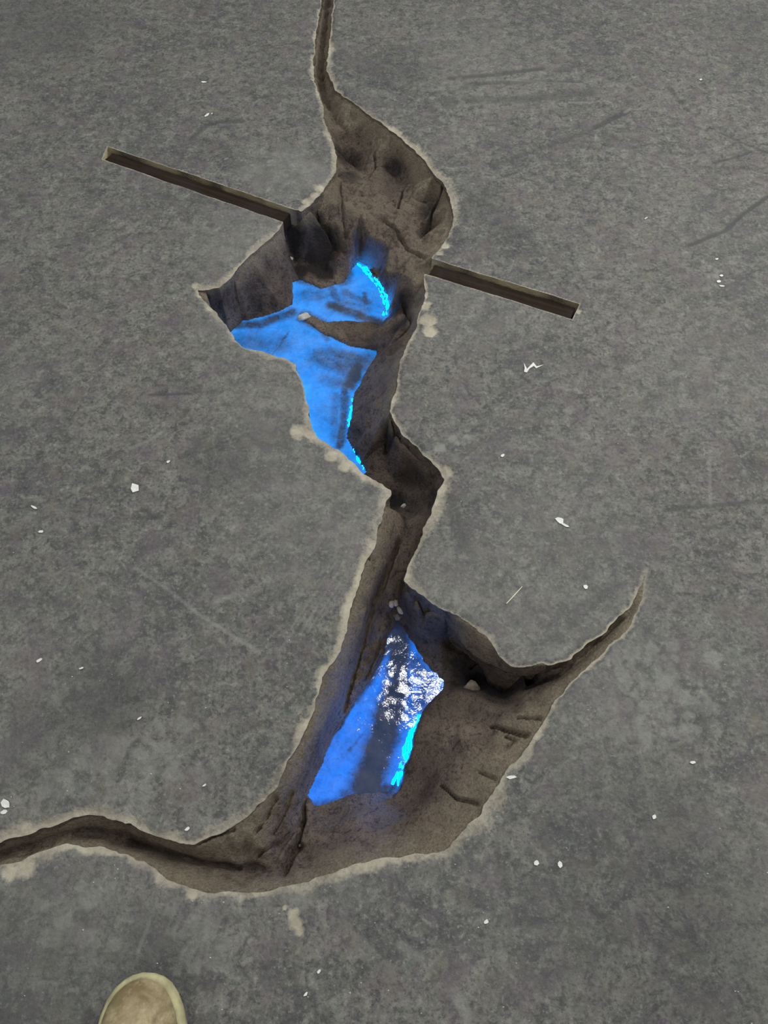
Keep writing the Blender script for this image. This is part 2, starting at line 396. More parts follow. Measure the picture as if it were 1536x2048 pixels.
# crevices cut into the bed: photo px with depth there, half width, extra depth
GROOVES = [
 ([(797,1090,.10),(775,1140,.09),(750,1205,.10),(733,1265,.11),(715,1330,.11),(697,1385,.115),(672,1445,.12),(645,1510,.12),(625,1560,.12),(610,1595,.12),(606,1640,.11),(592,1700,.10),(570,1748,.06)], .006, .035),
 ([(720,1372,.12),(745,1325,.13),(770,1270,.14)], .004, .02),
 ([(650,1495,.13),(690,1440,.14),(705,1410,.14)], .004, .018),
 ([(555,1600,.05),(530,1640,.04),(515,1665,.04)], .005, .02),
 ([(585,1590,.07),(560,1640,.06),(545,1668,.055)], .005, .02),
 ([(600,1640,.09),(570,1680,.08),(520,1715,.06)], .005, .022),
 ([(470,1660,.02),(430,1672,.02),(390,1690,.02)], .004, .012),
 ([(260,1684,.05),(330,1705,.055),(400,1724,.06),(480,1738,.06)], .006, .015),
 ([(882,1570,.06),(915,1602,.05),(955,1612,.035)], .004, .016),
 ([(958,1546,.045),(990,1563,.03)], .003, .010),
 ([(985,1452,.05),(1020,1466,.04),(1050,1475,.03)], .006, .02),
 ([(1035,1437,.035),(1080,1441,.02)], .004, .014),
 ([(1010,1475,.04),(1030,1482,.035),(1012,1498,.04)], .004, .012),
 ([(955,1300,.06),(975,1278,.03)], .004, .02),
 ([(1055,1375,.07),(1110,1352,.04),(1160,1312,.035),(1215,1262,.025),(1245,1234,.015)], .005, .02),
 ([(765,440,.06),(790,462,.06),(815,495,.055),(850,528,.045)], .005, .018),
 ([(748,305,.05),(752,330,.05),(738,365,.07)], .004, .02),
 ([(805,375,.06),(795,425,.06)], .004, .018),
 ([(890,372,.03),(880,400,.05),(868,440,.09),(852,480,.085)], .006, .03),
 ([(680,370,.06),(685,420,.06),(692,470,.065)], .004, .014),
 ([(740,512,.09),(785,495,.065)], .004, .012),
 ([(790,590,.09),(808,612,.085),(825,655,.06),(795,690,.09)], .006, .025),
 ([(730,912,.125),(755,898,.115),(775,885,.09)], .004, .02),
 ([(775,870,.08),(770,905,.11),(800,920,.13)], .005, .02),
 ([(700,1105,.02),(745,1140,.06),(765,1128,.07)], .004, .014),
 ([(420,590,.03),(460,590,.03),(490,582,.06)], .004, .012),
 ([(640,480,.13),(690,500,.09)], .004, .012),
]
POOL_U = dict(level=.1525, poly=[(430,628),(455,640),(500,640),(545,628),(584,610),(584,566),(600,560),(640,578),(690,566),(706,535),(719,521),(735,532),(748,552),(764,572),(779,600),(779,634),(764,648),
    (730,643),(690,641),(650,646),(620,630),(604,630),(612,648),(650,672),(700,694),(757,700),(746,730),(722,768),(707,800),(700,850),(694,876),(706,902),(737,945),(700,960),(600,900),(560,760),(440,720)])
POOL_L = dict(level=.1655, poly=[(793,1240),(812,1262),(832,1300),(886,1362),(885,1377),(845,1424),(829,1472),(816,1522),(796,1574),(758,1584),(694,1594),(665,1606),(630,1618),(614,1592),(632,1550),(655,1495),(688,1435),(728,1378),(762,1320),(780,1265)])
GLOW_DIM_U = [([(640,560),(690,560)], .020, .75), ([(600,560),(640,572)], .012, .5), ([(665,610),(720,632),(765,650)], .017, .95), ([(690,585),(735,605)], .012, .6), ([(612,634),(660,660),(720,680),(765,695)], .020, 1.0), ([(730,588),(728,600)], .009, .8),  # strokes that paint the dimmer parts of the pool glow
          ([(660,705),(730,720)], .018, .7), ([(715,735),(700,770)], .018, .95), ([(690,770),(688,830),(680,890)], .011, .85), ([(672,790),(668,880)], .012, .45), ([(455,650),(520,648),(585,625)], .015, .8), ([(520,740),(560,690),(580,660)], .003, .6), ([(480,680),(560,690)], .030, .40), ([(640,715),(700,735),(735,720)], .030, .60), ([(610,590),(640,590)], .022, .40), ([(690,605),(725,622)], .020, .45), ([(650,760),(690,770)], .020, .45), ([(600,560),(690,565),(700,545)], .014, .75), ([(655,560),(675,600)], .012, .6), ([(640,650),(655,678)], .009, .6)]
GLOW_DIM_L = [([(793,1240),(799,1300),(799,1380)], .024, 1.0), ([(794,1380),(774,1450),(752,1520),(728,1578)], .030, 1.15), ([(830,1330),(862,1380),(830,1410)], .022, .65), ([(690,1588),(800,1575)], .010, .8),
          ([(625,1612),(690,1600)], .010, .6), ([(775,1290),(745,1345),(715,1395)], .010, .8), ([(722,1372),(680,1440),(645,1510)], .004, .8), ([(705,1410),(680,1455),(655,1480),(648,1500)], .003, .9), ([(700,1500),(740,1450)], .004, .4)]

# ------------------------------------------------------------------ grid, outline distance, bed height
G = 0.003
X0, X1, Y0, Y1 = -1.35, 1.35, -0.25, 3.05
nx, ny = int(round((X1 - X0) / G)) + 1, int(round((Y1 - Y0) / G)) + 1
gx, gy = np.meshgrid(X0 + G * np.arange(nx), Y0 + G * np.arange(ny), indexing='ij')

rim_xy = [P(x, y)[:2] for x, y, d in RIM]
# signed distance (negative inside)
near = in_poly(gx, gy, rim_xy)
S = seg_dist(gx, gy, rim_xy + rim_xy[:1])
S = np.where(near, -S, S)
S0 = S.copy()
# broken edge: the cut frays more away from the straight slots
slotmask = np.zeros(gx.shape)
slot_a = [P(214, 305)[:2], P(560, 428)[:2]]; slot_b = [P(880, 535)[:2], P(1150, 622)[:2]]
dslot = np.minimum(seg_dist(gx, gy, [slot_a[0], slot_a[1]]), seg_dist(gx, gy, [slot_b[0], slot_b[1]]))
soft = sstep(.04, .09, dslot) * .72 + .28
amp = np.minimum(1, np.abs(1) * soft)
S = S + amp * (.0045 * fbm(gx, gy, .05, 3, 2) + .0030 * fbm(gx, gy, .014, 5, 2))
S[np.abs(S) < 1e-6] = 1e-6

# bed from the control points
ctrl = []
for i, (x, y, d) in enumerate(RIM):
    x2, y2, d2 = RIM[(i + 1) % len(RIM)]
    n = max(1, int(math.hypot(x2 - x, y2 - y) // 18))
    for k in range(n):
        t = k / n
        ctrl.append((*P(x + (x2 - x) * t, y + (y2 - y) * t)[:2], -(d + (d2 - d) * t)))
for x, y, d in BED: ctrl.append(P(x, y, d))
for ln in VALLEYS:
    for (x, y, d), (x2, y2, d2) in zip(ln[:-1], ln[1:]):
        n = max(1, int(math.hypot(x2 - x, y2 - y) // 11))
        ctrl += [P(x + (x2 - x) * k / n, y + (y2 - y) * k / n, d + (d2 - d) * k / n) for k in range(n)]
far = [(X0 - 1, Y0 - 1, -.02), (X1 + 1, Y0 - 1, -.02), (X1 + 1, Y1 + 1, -.02), (X0 - 1, Y1 + 1, -.02)]
ctrl += far
pts2 = [Vector(c[:2]) for c in ctrl]
res = geometry.delaunay_2d_cdt(pts2, [], [], 0, 1e-6)
vout, tout, vorig = res[0], res[2], res[3]
zc = np.array([np.mean([ctrl[k][2] for k in o]) for o in vorig])
xyc = np.array([[v.x, v.y] for v in vout])
H = np.full(gx.shape, -.02)
for t in tout:
    a, b, c = (xyc[k] for k in t)
    det = (b[0] - a[0]) * (c[1] - a[1]) - (c[0] - a[0]) * (b[1] - a[1])
    if abs(det) < 1e-12: continue
    i0 = max(0, int((min(a[0], b[0], c[0]) - X0) / G)); i1 = min(nx, int((max(a[0], b[0], c[0]) - X0) / G) + 2)
    j0 = max(0, int((min(a[1], b[1], c[1]) - Y0) / G)); j1 = min(ny, int((max(a[1], b[1], c[1]) - Y0) / G) + 2)
    if i0 >= i1 or j0 >= j1: continue
    x = gx[i0:i1, j0:j1]; y = gy[i0:i1, j0:j1]
    if not (S[i0:i1, j0:j1] < .03).any(): continue
    w1 = ((x - a[0]) * (c[1] - a[1]) - (c[0] - a[0]) * (y - a[1])) / det
    w2 = ((b[0] - a[0]) * (y - a[1]) - (x - a[0]) * (b[1] - a[1])) / det
    w0 = 1 - w1 - w2
    m = (w0 > -1e-6) & (w1 > -1e-6) & (w2 > -1e-6)
    z = w0 * zc[t[0]] + w1 * zc[t[1]] + w2 * zc[t[2]]
    H[i0:i1, j0:j1] = np.where(m, z, H[i0:i1, j0:j1])
# light smoothing
def blur(a, n):
    for _ in range(n):
        b = a.copy()
        b[1:-1, 1:-1] = (4 * a[1:-1, 1:-1] + 2 * (a[:-2, 1:-1] + a[2:, 1:-1] + a[1:-1, :-2] + a[1:-1, 2:]) + a[:-2, :-2] + a[2:, 2:] + a[:-2, 2:] + a[2:, :-2]) / 16
        a = b
    return a
H = blur(H, 1)
rough = .007 * fbm(gx, gy, .05, 21, 5, .62) + .0045 * (1 - 2 * np.abs(fbm(gx, gy, .035, 31, 3)))
smooth_poly = [P(x, y)[:2] for x, y in [(640,1600),(830,1400),(960,1370),(1300,1130),(1320,1200),(1000,1700),(560,1800)]]
rgh = 1 - blur(in_poly(gx, gy, smooth_poly).astype(float), 6)
rough = rough * (.55 + .6 * rgh) + rgh * (.0032 * fbm(gx, gy, .016, 35, 3, .6) - .0030 * sstep(.25, .7, fbm(gx + .4 * gy, gy, .03, 37, 3)))
def region(poly, n=5):
    return blur(in_poly(gx, gy, [P(*q)[:2] for q in poly]).astype(float), n)
bark = region([(745,1050),(800,1060),(790,1200),(730,1360),(650,1540),(600,1700),(540,1740),(430,1690),(560,1560),(690,1250)])
da = np.array(P(600, 1560)[:2]) - np.array(P(760, 1120)[:2]); da /= np.linalg.norm(da)
al = gx * da[0] + gy * da[1]; ac = -gx * da[1] + gy * da[0]
wav = .012 * fbm(gx, gy, .05, 603, 2)
rough = rough + bark * (.0090 * (1 - 2.4 * np.abs(fbm(al / 3.2, ac + wav, .022, 601, 3, .6))) + .004 * fbm(gx, gy, .02, 605, 3))
shag = region([(567,444),(430,580),(450,640),(600,610)]) + region([(640,180),(700,200),(890,360),(900,450),(830,470),(700,460),(640,420)])
rough = rough + shag * (.005 * fbm(gx, gy, .022, 611, 4, .6) - .004 * sstep(.15, .5, fbm(gx, gy, .03, 613, 3)))
flat = sstep(.03, .05, np.where(S < .02, dslot, 1))
H = H + rough * flat * sstep(0, .02, -S0 + .008)
for pl, hw, dp in GROOVES:
    w = [P(*q)[:2] for q in pl]
    xs = [q[0] for q in w]; ys = [q[1] for q in w]
    i0 = int((min(xs) - .05 - X0) / G); i1 = int((max(xs) + .05 - X0) / G); j0 = int((min(ys) - .05 - Y0) / G); j1 = int((max(ys) + .05 - Y0) / G)
    x = gx[i0:i1, j0:j1]; y = gy[i0:i1, j0:j1]
    wob = .003 * fbm(x, y, .03, 44, 3)
    d = seg_dist(x + wob, y + .003 * fbm(x, y, .03, 54, 3), w)
    hv = hw * .62 * np.clip(1 + .7 * fbm(x, y, .03, 64, 2), .3, 1.8)
    H[i0:i1, j0:j1] -= dp * (1 - sstep(hv * .3, hv * 1.6, d))
H = np.minimum(H, -.003)
# the resin fills two hollows: the bed sits just under it there and just over it around
for sp in (POOL_U, POOL_L):
    pp = [P(x, y, sp['level'])[:2] for x, y in sp['poly']]
    xs = [q[0] for q in pp]; ys = [q[1] for q in pp]
    sl = (slice(int((min(xs) - .04 - X0) / G), int((max(xs) + .04 - X0) / G)), slice(int((min(ys) - .04 - Y0) / G), int((max(ys) + .04 - Y0) / G)))
    x, y = gx[sl], gy[sl]
    d = seg_dist(x, y, pp + pp[:1]); d = np.where(in_poly(x, y, pp), -d, d) + .005 * fbm(x, y, .025, 301, 3)
    h = H[sl]
    h = np.where(d < 0, np.minimum(h, -sp['level'] + d * .6), np.maximum(h, -sp['level'] + np.minimum(d * .8, .006)))
    H[sl] = h

# ------------------------------------------------------------------ marks on the floor
def blob(px, py, r, soft_=.5):
    a = P(px, py); d = np.hypot(gx - a[0], gy - a[1])
    return 1 - sstep(r * (1 - soft_), r * (1 + soft_), d + r * .35 * fbm(gx, gy, r * .8, 61, 2))
def stroke(pl, w, soft_=.6):
    q = [P(*p)[:2] for p in pl]
    return 1 - sstep(w * (1 - soft_), w * (1 + soft_), seg_dist(gx, gy, q))
def local(fn, px, py, r):
    """evaluate only near a spot"""
    a = P(px, py)
    i0 = max(0, int((a[0] - r - X0) / G)); i1 = min(nx, int((a[0] + r - X0) / G)); j0 = max(0, int((a[1] - r - Y0) / G)); j1 = min(ny, int((a[1] + r - Y0) / G))
    return slice(i0, i1), slice(j0, j1)

dark = np.zeros(gx.shape); pale = np.zeros(gx.shape)
for pl, w, s_ in [
    ([(900, 156), (1000, 148), (1085, 137)], .009, .55), ([(930, 168), (1080, 163), (1160, 163)], .008, .35), ([(890, 200), (1040, 198), (1180, 186)], .016, .35),
    ([(1190, 255), (1255, 222)], .009, .5), ([(985, 332), (1100, 290), (1180, 262)], .008, .3), ([(1338, 175), (1350, 190), (1362, 205)], .008, .4),
    ([(1440, 265), (1490, 288), (1536, 306)], .005, .4), ([(1430, 325), (1480, 312), (1500, 304)], .004, .45), ([(1395, 335), (1480, 337)], .008, .25),
    ([(1380, 490), (1450, 462), (1490, 425), (1536, 393)], .0055, .6), ([(380, 280), (410, 252), (440, 243), (485, 243)], .008, .4), ([(300, 790), (380, 787)], .0035, .5),
    ([(1330, 1020), (1440, 1010), (1536, 1003)], .005, .4), ([(903, 1000), (912, 1050), (926, 1090)], .012, .3), ([(1190, 1815), (1215, 1850), (1240, 1885)], .010, .35),
    ([(1150, 1225), (1230, 1170)], .012, .2), ([(1055, 1330), (1190, 1200)], .010, .2), ([(1180, 1590), (1240, 1540)], .02, .15)]:
    dark = np.maximum(dark, stroke(pl, w) * s_)
for px, py, r, s_ in [(215, 1400, .075, .38), (190, 1350, .05, .3), (780, 140, .10, .22), (960, 410, .06, .25), (1010, 470, .05, .2), (440, 930, .07, .28), (530, 880, .06, .2),  # footprint and dark areas, plus corner falloff and the shoe's shadow painted in
                      (300, 1930, .07, .3), (1250, 1640, .12, .2), (1340, 1760, .12, .2), (1130, 1870, .10, .2), (60, 1480, .06, .25), (1420, 1900, .14, .25), (90, 60, .2, .25), (60, 1950, .12, .25), (1480, 60, .12, .2)]:
    dark = np.maximum(dark, blob(px, py, r, .6) * s_)
for pl, w, s_ in [([(270, 1135), (330, 1175), (400, 1230), (460, 1268), (520, 1306)], .003, .5), ([(255, 900), (300, 880), (330, 860)], .004, .4),
    ([(430, 1205), (470, 1188)], .005, .45), ([(1080, 143), (1092, 148)], .004, .6), ([(1010, 160), (1165, 168)], .003, .35), ([(1250, 224), (1260, 218)], .005, .5), ([(1140, 205), (1185, 205)], .004, .5),
    ([(1190, 630 + 640), (1210, 590 + 640)], .003, .2), ([(1090, 1560), (1140, 1520)], .003, .3), ([(1060, 1320), (1180, 1240), (1240, 1180)], .003, .3), ([(1090, 1330), (1200, 1240)], .002, .25), ([(1030, 1300), (1120, 1240)], .002, .25),
    ([(600, 1270), (690, 1120)], .0022, .35), ([(615, 1265), (690, 1150)], .0022, .35), ([(580, 1260), (680, 1110)], .0022, .3), ([(640, 1240), (695, 1160)], .0022, .3), ([(560, 1300), (640, 1190)], .0022, .25),
    ([(290, 1870), (275, 1905), (300, 1840)], .003, .4), ([(800, 1890), (840, 1915)], .007, .5), ([(910, 1985), (935, 2035)], .008, .4), ([(1420, 900), (1420, 1010)], .003, .35), ([(275, 1470), (310, 1490)], .004, .3), ([(820, 1690 + 0), (760, 1715)], .004, .3)]:
    pale = np.maximum(pale, stroke(pl, w) * s_)
def prints(cx, cy, wx, wy, n, r, s_, seed):
    rr = random.Random(seed)
    for k in range(n):
        px = cx + rr.uniform(-wx, wx); py = cy + rr.uniform(-wy, wy)
        a = P(px, py); q = r * rr.uniform(.6, 1.25); ang = rr.uniform(0, 3.14)
        sl = local(None, px, py, .05)
        dx = gx[sl] - a[0]; dy = gy[sl] - a[1]
        u = np.abs(dx * math.cos(ang) + dy * math.sin(ang)); v = np.abs(-dx * math.sin(ang) + dy * math.cos(ang))
        d = np.maximum(u, v * 1.3)
        pale[sl] = np.maximum(pale[sl], (1 - sstep(q * .7, q * 1.15, d)) * min(1, s_ * 1.15) * rr.uniform(.55, 1))
prints(1330, 1400, 110, 90, 80, .010, .5, 1); prints(1290, 1330, 60, 40, 22, .012, .5, 2); prints(190, 1540, 110, 60, 40, .014, .35, 3); prints(370, 1500, 70, 60, 16, .014, .35, 4)
prints(150, 1840, 80, 70, 16, .014, .42, 5); prints(400, 1870, 60, 70, 26, .013, .35, 6); prints(720, 1790, 50, 60, 10, .014, .3, 7); prints(960, 150, 60, 120, 24, .012, .3, 8); prints(1100, 850, 200, 120, 40, .010, .25, 9)
prints(900, 880, 40, 18, 8, .010, .6, 10); prints(930, 200, 50, 40, 24, .009, .35, 11); prints(1440, 560, 30, 40, 10, .008, .55, 12); prints(560, 1790, 60, 20, 6, .016, .3, 13)
lit_haze = sstep(-.2, .6, fbm(gx, gy, .5, 71, 3)) * .16
for px, py, r, s_ in [(560, 340, .09, .35), (620, 350, .05, .45), (480, 640, .10, .28), (540, 800, .12, .20), (620, 1000, .18, .22), (700, 1050, .10, .22), (480, 480, .12, .25), (850, 1330, .1, .0), (960, 620, .12, .15), (930, 1180, .08, .22), (1420, 1330, .10, .15)]:  # brighter-lit floor painted paler, mostly left of the crack
    lit_haze = np.maximum(lit_haze, blob(px, py, r, .8) * s_)
pale = np.maximum(pale, lit_haze)

# pale worn edge of the crust
wn = fbm(gx, gy, .035, 81, 3); wn2 = fbm(gx, gy, .22, 85, 2)
width = .0085 + .012 * wn + .012 * wn2
width = np.where(dslot < .05, .002, np.maximum(width, .003))
worn = (1 - sstep(width * .3, width * 1.9, S)) * np.clip(.75 + .5 * fbm(gx, gy, .10, 87, 3), .3, 1)
for px, py, r in [(857, 640, .024), (850, 610, .018), (862, 662, .020), (848, 590, .014), (600, 862, .022), (622, 868, .02), (665, 912, .018), (690, 932, .016), (895, 945, .018), (882, 975, .016), (870, 1000, .014), (1158, 622, .010),
                  (588, 1828, .011), (592, 1845, .012), (598, 1862, .009), (570, 1815, .005), (50, 1735, .022), (20, 1742, .016), (175, 1690, .012), (320, 1752, .012), (385, 1785, .012), (760, 1722, .012), (640, 375, .02), (632, 390, .016), (612, 402, .014),
                  (820, 1712, .012), (655, 1345, .012), (640, 1370, .012), (745, 1090, .010), (812, 1150, .014), (880, 505, .012), (890, 490, .014), (850, 315, .010), (800, 265, .010), (390, 570, .012), (400, 590, .010), (420, 615, .012), (562, 452, .010)]:
    worn = np.maximum(worn, blob(px, py, r * .8, .45))
# the lip: a slightly crumbled edge
lip = np.where(dslot < .05, .0015, .004)
Zf = -lip * (1 - sstep(0, .011, S)) - .0016 * dark + .0007 * fbm(gx, gy, .06, 91, 4)
Zf = Zf - .0022 * sstep(.2, .9, worn) * (S > .004)
edge_fade = np.minimum.reduce([gx - X0, X1 - gx, gy - Y0, Y1 - gy]) / .03
Zf *= np.clip(edge_fade, 0, 1)

# ------------------------------------------------------------------ cut the grid along the outline
def march(S, mask=None):
    idx = np.arange(nx * ny).reshape(nx, ny)
    a, b, c, d = idx[:-1, :-1], idx[1:, :-1], idx[1:, 1:], idx[:-1, 1:]
    tri = np.concatenate([np.stack([a, b, c], -1).reshape(-1, 3), np.stack([a, c, d], -1).reshape(-1, 3)])
    if mask is not None: tri = tri[mask.ravel()[tri].any(1)]
    s = S.ravel(); neg = s[tri] < 0; cnt = neg.sum(1)
    ins = tri[cnt == 3]; out = tri[cnt == 0]
    mix = tri[(cnt == 1) | (cnt == 2)]; mneg = neg[(cnt == 1) | (cnt == 2)]; mc = mneg.sum(1)
    lone_neg = mc == 1
    lone = np.where(lone_neg[:, None], mneg, ~mneg).argmax(1)
    r = np.arange(len(mix))
    A = mix[r, lone]; B = mix[r, (lone + 1) % 3]; Cc = mix[r, (lone + 2) % 3]
    e = np.concatenate([np.stack([A, B], 1), np.stack([A, Cc], 1)]); e.sort(1)
    key = e[:, 0].astype(np.int64) * (nx * ny) + e[:, 1]
    uk, inv = np.unique(key, return_inverse=True)
    e0 = uk // (nx * ny); e1 = uk % (nx * ny)
    t = s[e0] / (s[e0] - s[e1])
    base = nx * ny
    AB = base + inv[:len(mix)]; AC = base + inv[len(mix):]
    T1 = np.stack([A, AB, AC], 1); T2 = np.stack([AB, B, Cc], 1); T3 = np.stack([AB, Cc, AC], 1)
    ins = np.concatenate([ins, T1[lone_neg], T2[~lone_neg], T3[~lone_neg]])
    out = np.concatenate([out, T1[~lone_neg], T2[lone_neg], T3[lone_neg]])
    contour = np.where(lone_neg[:, None], np.stack([AB, AC], 1), np.stack([AC, AB], 1))
    def ext(f):
        f = f.ravel(); return np.concatenate([f, f[e0] * (1 - t) + f[e1] * t])
    return ins, out, contour, ext

ins, out, contour, ext = march(S)
EX, EY = ext(gx), ext(gy)

# floor
ver = np.stack([EX, EY, ext(Zf)], 1)
floor = mesh_np('floor', ver, out, M_floor, attrs={'dark': ext(dark), 'pale': ext(pale), 'worn': ext(worn)})
# the floor goes on around the part in view
R = 7.0
ring = [(-R, -R), (R, -R), (R, R), (-R, R)]; inner = [(X0, Y0), (X1, Y0), (X1, Y1), (X0, Y1)]
rv = [(x, y, 0) for x, y in ring + inner]
rt = []
for k in range(4):
    j = (k + 1) % 4
    rt += [(k, j, 4 + j), (k, 4 + j, 4 + k)]
fl2 = mesh_np('floor_surround', rv, rt, M_floor, parent=floor, attrs={'dark': np.zeros(8), 'pale': np.full(8, .06), 'worn': np.zeros(8)})
tag(floor, 'dusty dark grey floor with scuffs and tread marks around the crack', 'floor', kind='structure')

# crack
crack = bpy.data.objects.new('floor_crack', None); C.objects.link(crack)
crack.location = (0, 0, 0)
tag(crack, 'long jagged brown earth crack winding through the grey floor', 'crack')
depth = np.clip(-H, 0, 1)
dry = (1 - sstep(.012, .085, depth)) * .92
# mottled dampness, plus shade painted into the holes and hollows
damp_shade = np.clip(.10 + .45 * fbm(gx, gy, .12, 501, 3), 0, .4)
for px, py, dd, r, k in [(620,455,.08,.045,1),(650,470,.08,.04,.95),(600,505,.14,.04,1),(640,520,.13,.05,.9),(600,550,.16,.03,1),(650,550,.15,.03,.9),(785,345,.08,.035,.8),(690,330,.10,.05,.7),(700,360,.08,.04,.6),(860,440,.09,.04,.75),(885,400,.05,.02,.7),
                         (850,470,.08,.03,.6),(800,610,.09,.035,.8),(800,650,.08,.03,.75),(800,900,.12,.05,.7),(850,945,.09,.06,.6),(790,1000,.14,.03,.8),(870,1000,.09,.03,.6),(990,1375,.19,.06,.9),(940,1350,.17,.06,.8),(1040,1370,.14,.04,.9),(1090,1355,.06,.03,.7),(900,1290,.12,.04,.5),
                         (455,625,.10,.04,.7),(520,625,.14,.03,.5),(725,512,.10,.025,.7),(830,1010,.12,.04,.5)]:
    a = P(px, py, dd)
    damp_shade = np.maximum(damp_shade, k * (1 - sstep(r * .4, r * 1.35, np.hypot(gx - a[0], gy - a[1]))))
bed = mesh_np('soil_bed', np.stack([EX, EY, ext(H)], 1), ins, M_soil, parent=crack, attrs={'dry': ext(dry), 'damp_shade': ext(damp_shade)})
# broken edge between floor and bed
zt, zb = ext(Zf), ext(H)
cv = np.unique(contour); rem = {int(k): i for i, k in enumerate(cv)}
gxs, gys = np.gradient(S0, G)
nxv, nyv = ext(gxs)[cv], ext(gys)[cv]
nl = np.hypot(nxv, nyv) + 1e-9; nxv /= nl; nyv /= nl
LV = 7
rows = []; drows = []
smooth_slot = ext(soft)[cv]; slot_near = ext(dslot)[cv] < .042
for k in range(LV):
    t = k / (LV - 1)
    z = zt[cv] * (1 - t) + np.minimum(zb[cv], zt[cv] - .0005) * t
    off = (.006 * fbm(EX[cv] + 3 * z, EY[cv] - 2 * z, .03, 97, 3) + .003) * math.sin(math.pi * t) * smooth_slot * np.clip((zt[cv] - zb[cv]) / .03, 0, 1)
    rows.append(np.stack([EX[cv] + nxv * off, EY[cv] + nyv * off, z], 1))
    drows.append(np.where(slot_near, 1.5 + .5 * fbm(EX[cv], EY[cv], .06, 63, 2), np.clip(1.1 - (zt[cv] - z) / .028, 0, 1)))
sv = np.concatenate(rows); sd = np.concatenate(drows); N = len(cv)
ci = np.array([rem[int(k)] for k in contour[:, 0]]); cj = np.array([rem[int(k)] for k in contour[:, 1]])
q = []
for k in range(LV - 1):
    q.append(np.stack([ci + k * N, cj + k * N, cj + (k + 1) * N, ci + (k + 1) * N], 1))
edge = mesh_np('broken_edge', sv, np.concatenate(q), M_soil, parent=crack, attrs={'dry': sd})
edge['label'] = 'paler crumbling edge'
# a ledge of crust hanging over the dark hollow
l_rim = [(893,1219),(915,1226),(930,1237),(950,1252),(970,1269),(986,1287),(1001,1307),(1016,1322),(1030,1330),(1055,1327),(1088,1323)]
l_lip = [(890,1234,.035),(905,1262,.05),(922,1288,.055),(940,1306,.055),(958,1319,.055),(974,1327,.055),(992,1335,.05),(1012,1342,.045),(1034,1348,.04),(1060,1349,.035),(1092,1342,.025)]
def respl(a, n):
    a = np.array(a); k = np.linspace(0, len(a) - 1, n); return np.stack([np.interp(k, np.arange(len(a)), a[:, c]) for c in range(a.shape[1])], 1)
NU, NV = 110, 22
ra = respl([P(*q, .004) for q in l_rim], NU); la = respl([P(*q) for q in l_lip], NU)
lv, lf, ldry = [], [], []
for side in (0, 1):
    for iu in range(NU):
        for iv in range(NV):
            t = iv / (NV - 1)
            p = ra[iu] * (1 - t) + la[iu] * t
            p = p + np.array([0, 0, .012 * math.sin(math.pi * t)])
            edge_j = .006 * float(fbm(np.array(p[0]), np.array(p[1]), .022, 401, 3)) * t
            n_ = .004 * float(fbm(np.array(p[0]), np.array(p[1]), .02, 411, 3)) * math.sin(math.pi * min(1, t * 1.0))
            th = side * (.004 + .030 * (1 - t) ** .7)
            lv.append((p[0] - edge_j, p[1] - edge_j, min(p[2], -.004 if t > .02 else p[2]) + n_ - th))
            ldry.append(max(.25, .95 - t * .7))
def li(sd, a, b): return sd * NU * NV + a * NV + b
for iu in range(NU - 1):
    for iv in range(NV - 1):
        lf.append((li(0, iu, iv), li(0, iu, iv + 1), li(0, iu + 1, iv + 1), li(0, iu + 1, iv)))
        lf.append((li(1, iu, iv), li(1, iu + 1, iv), li(1, iu + 1, iv + 1), li(1, iu, iv + 1)))
    lf.append((li(0, iu, NV - 1), li(1, iu, NV - 1), li(1, iu + 1, NV - 1), li(0, iu + 1, NV - 1)))
    lf.append((li(0, iu, 0), li(0, iu + 1, 0), li(1, iu + 1, 0), li(1, iu, 0)))
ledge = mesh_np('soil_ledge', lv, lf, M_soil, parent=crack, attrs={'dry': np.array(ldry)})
ledge['label'] = 'overhanging tan ledge above the dark hollow'

# ------------------------------------------------------------------ pools of glossy resin
POOL_U['glow_dim'], POOL_L['glow_dim'] = GLOW_DIM_U, GLOW_DIM_L
def pool(name, spec, label, seed, mat=M_resin):
    poly = [P(x, y, spec['level'])[:2] for x, y in spec['poly']]
    m = blur(in_poly(gx, gy, poly).astype(float), 8) > .001
    f = H + spec['level']
    f = np.where(m, f, np.maximum(f, .02)); f[np.abs(f) < 1e-7] = 1e-7
    i2, o2, c2, ex2 = march(f, m)
    ripple = -spec['level'] + .0006 * fbm(gx, gy, .04, seed, 2) + .00025 * fbm(gx, gy, .012, seed + 5, 2)
    v = np.stack([ex2(gx), ex2(gy), ex2(ripple)], 1)
    glow_dim = np.zeros(gx.shape)
    for pl, w, k in spec['glow_dim']:
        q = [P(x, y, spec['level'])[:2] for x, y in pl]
        glow_dim = np.maximum(glow_dim, k * (1 - sstep(w * .3, w * 1.5, seg_dist(gx, gy, q) + .004 * fbm(gx, gy, .02, seed + 9, 3))))
    o = mesh_np(name, v, i2, mat, attrs={'glow_dim': ex2(glow_dim)})
    return tag(o, label, 'pool')
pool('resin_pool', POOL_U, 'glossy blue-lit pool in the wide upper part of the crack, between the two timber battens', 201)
pool('resin_pool', POOL_L, 'glossy blue-lit pool in the lower chamber of the crack, beside the brown earth shelf', 231, M_resin_deep)

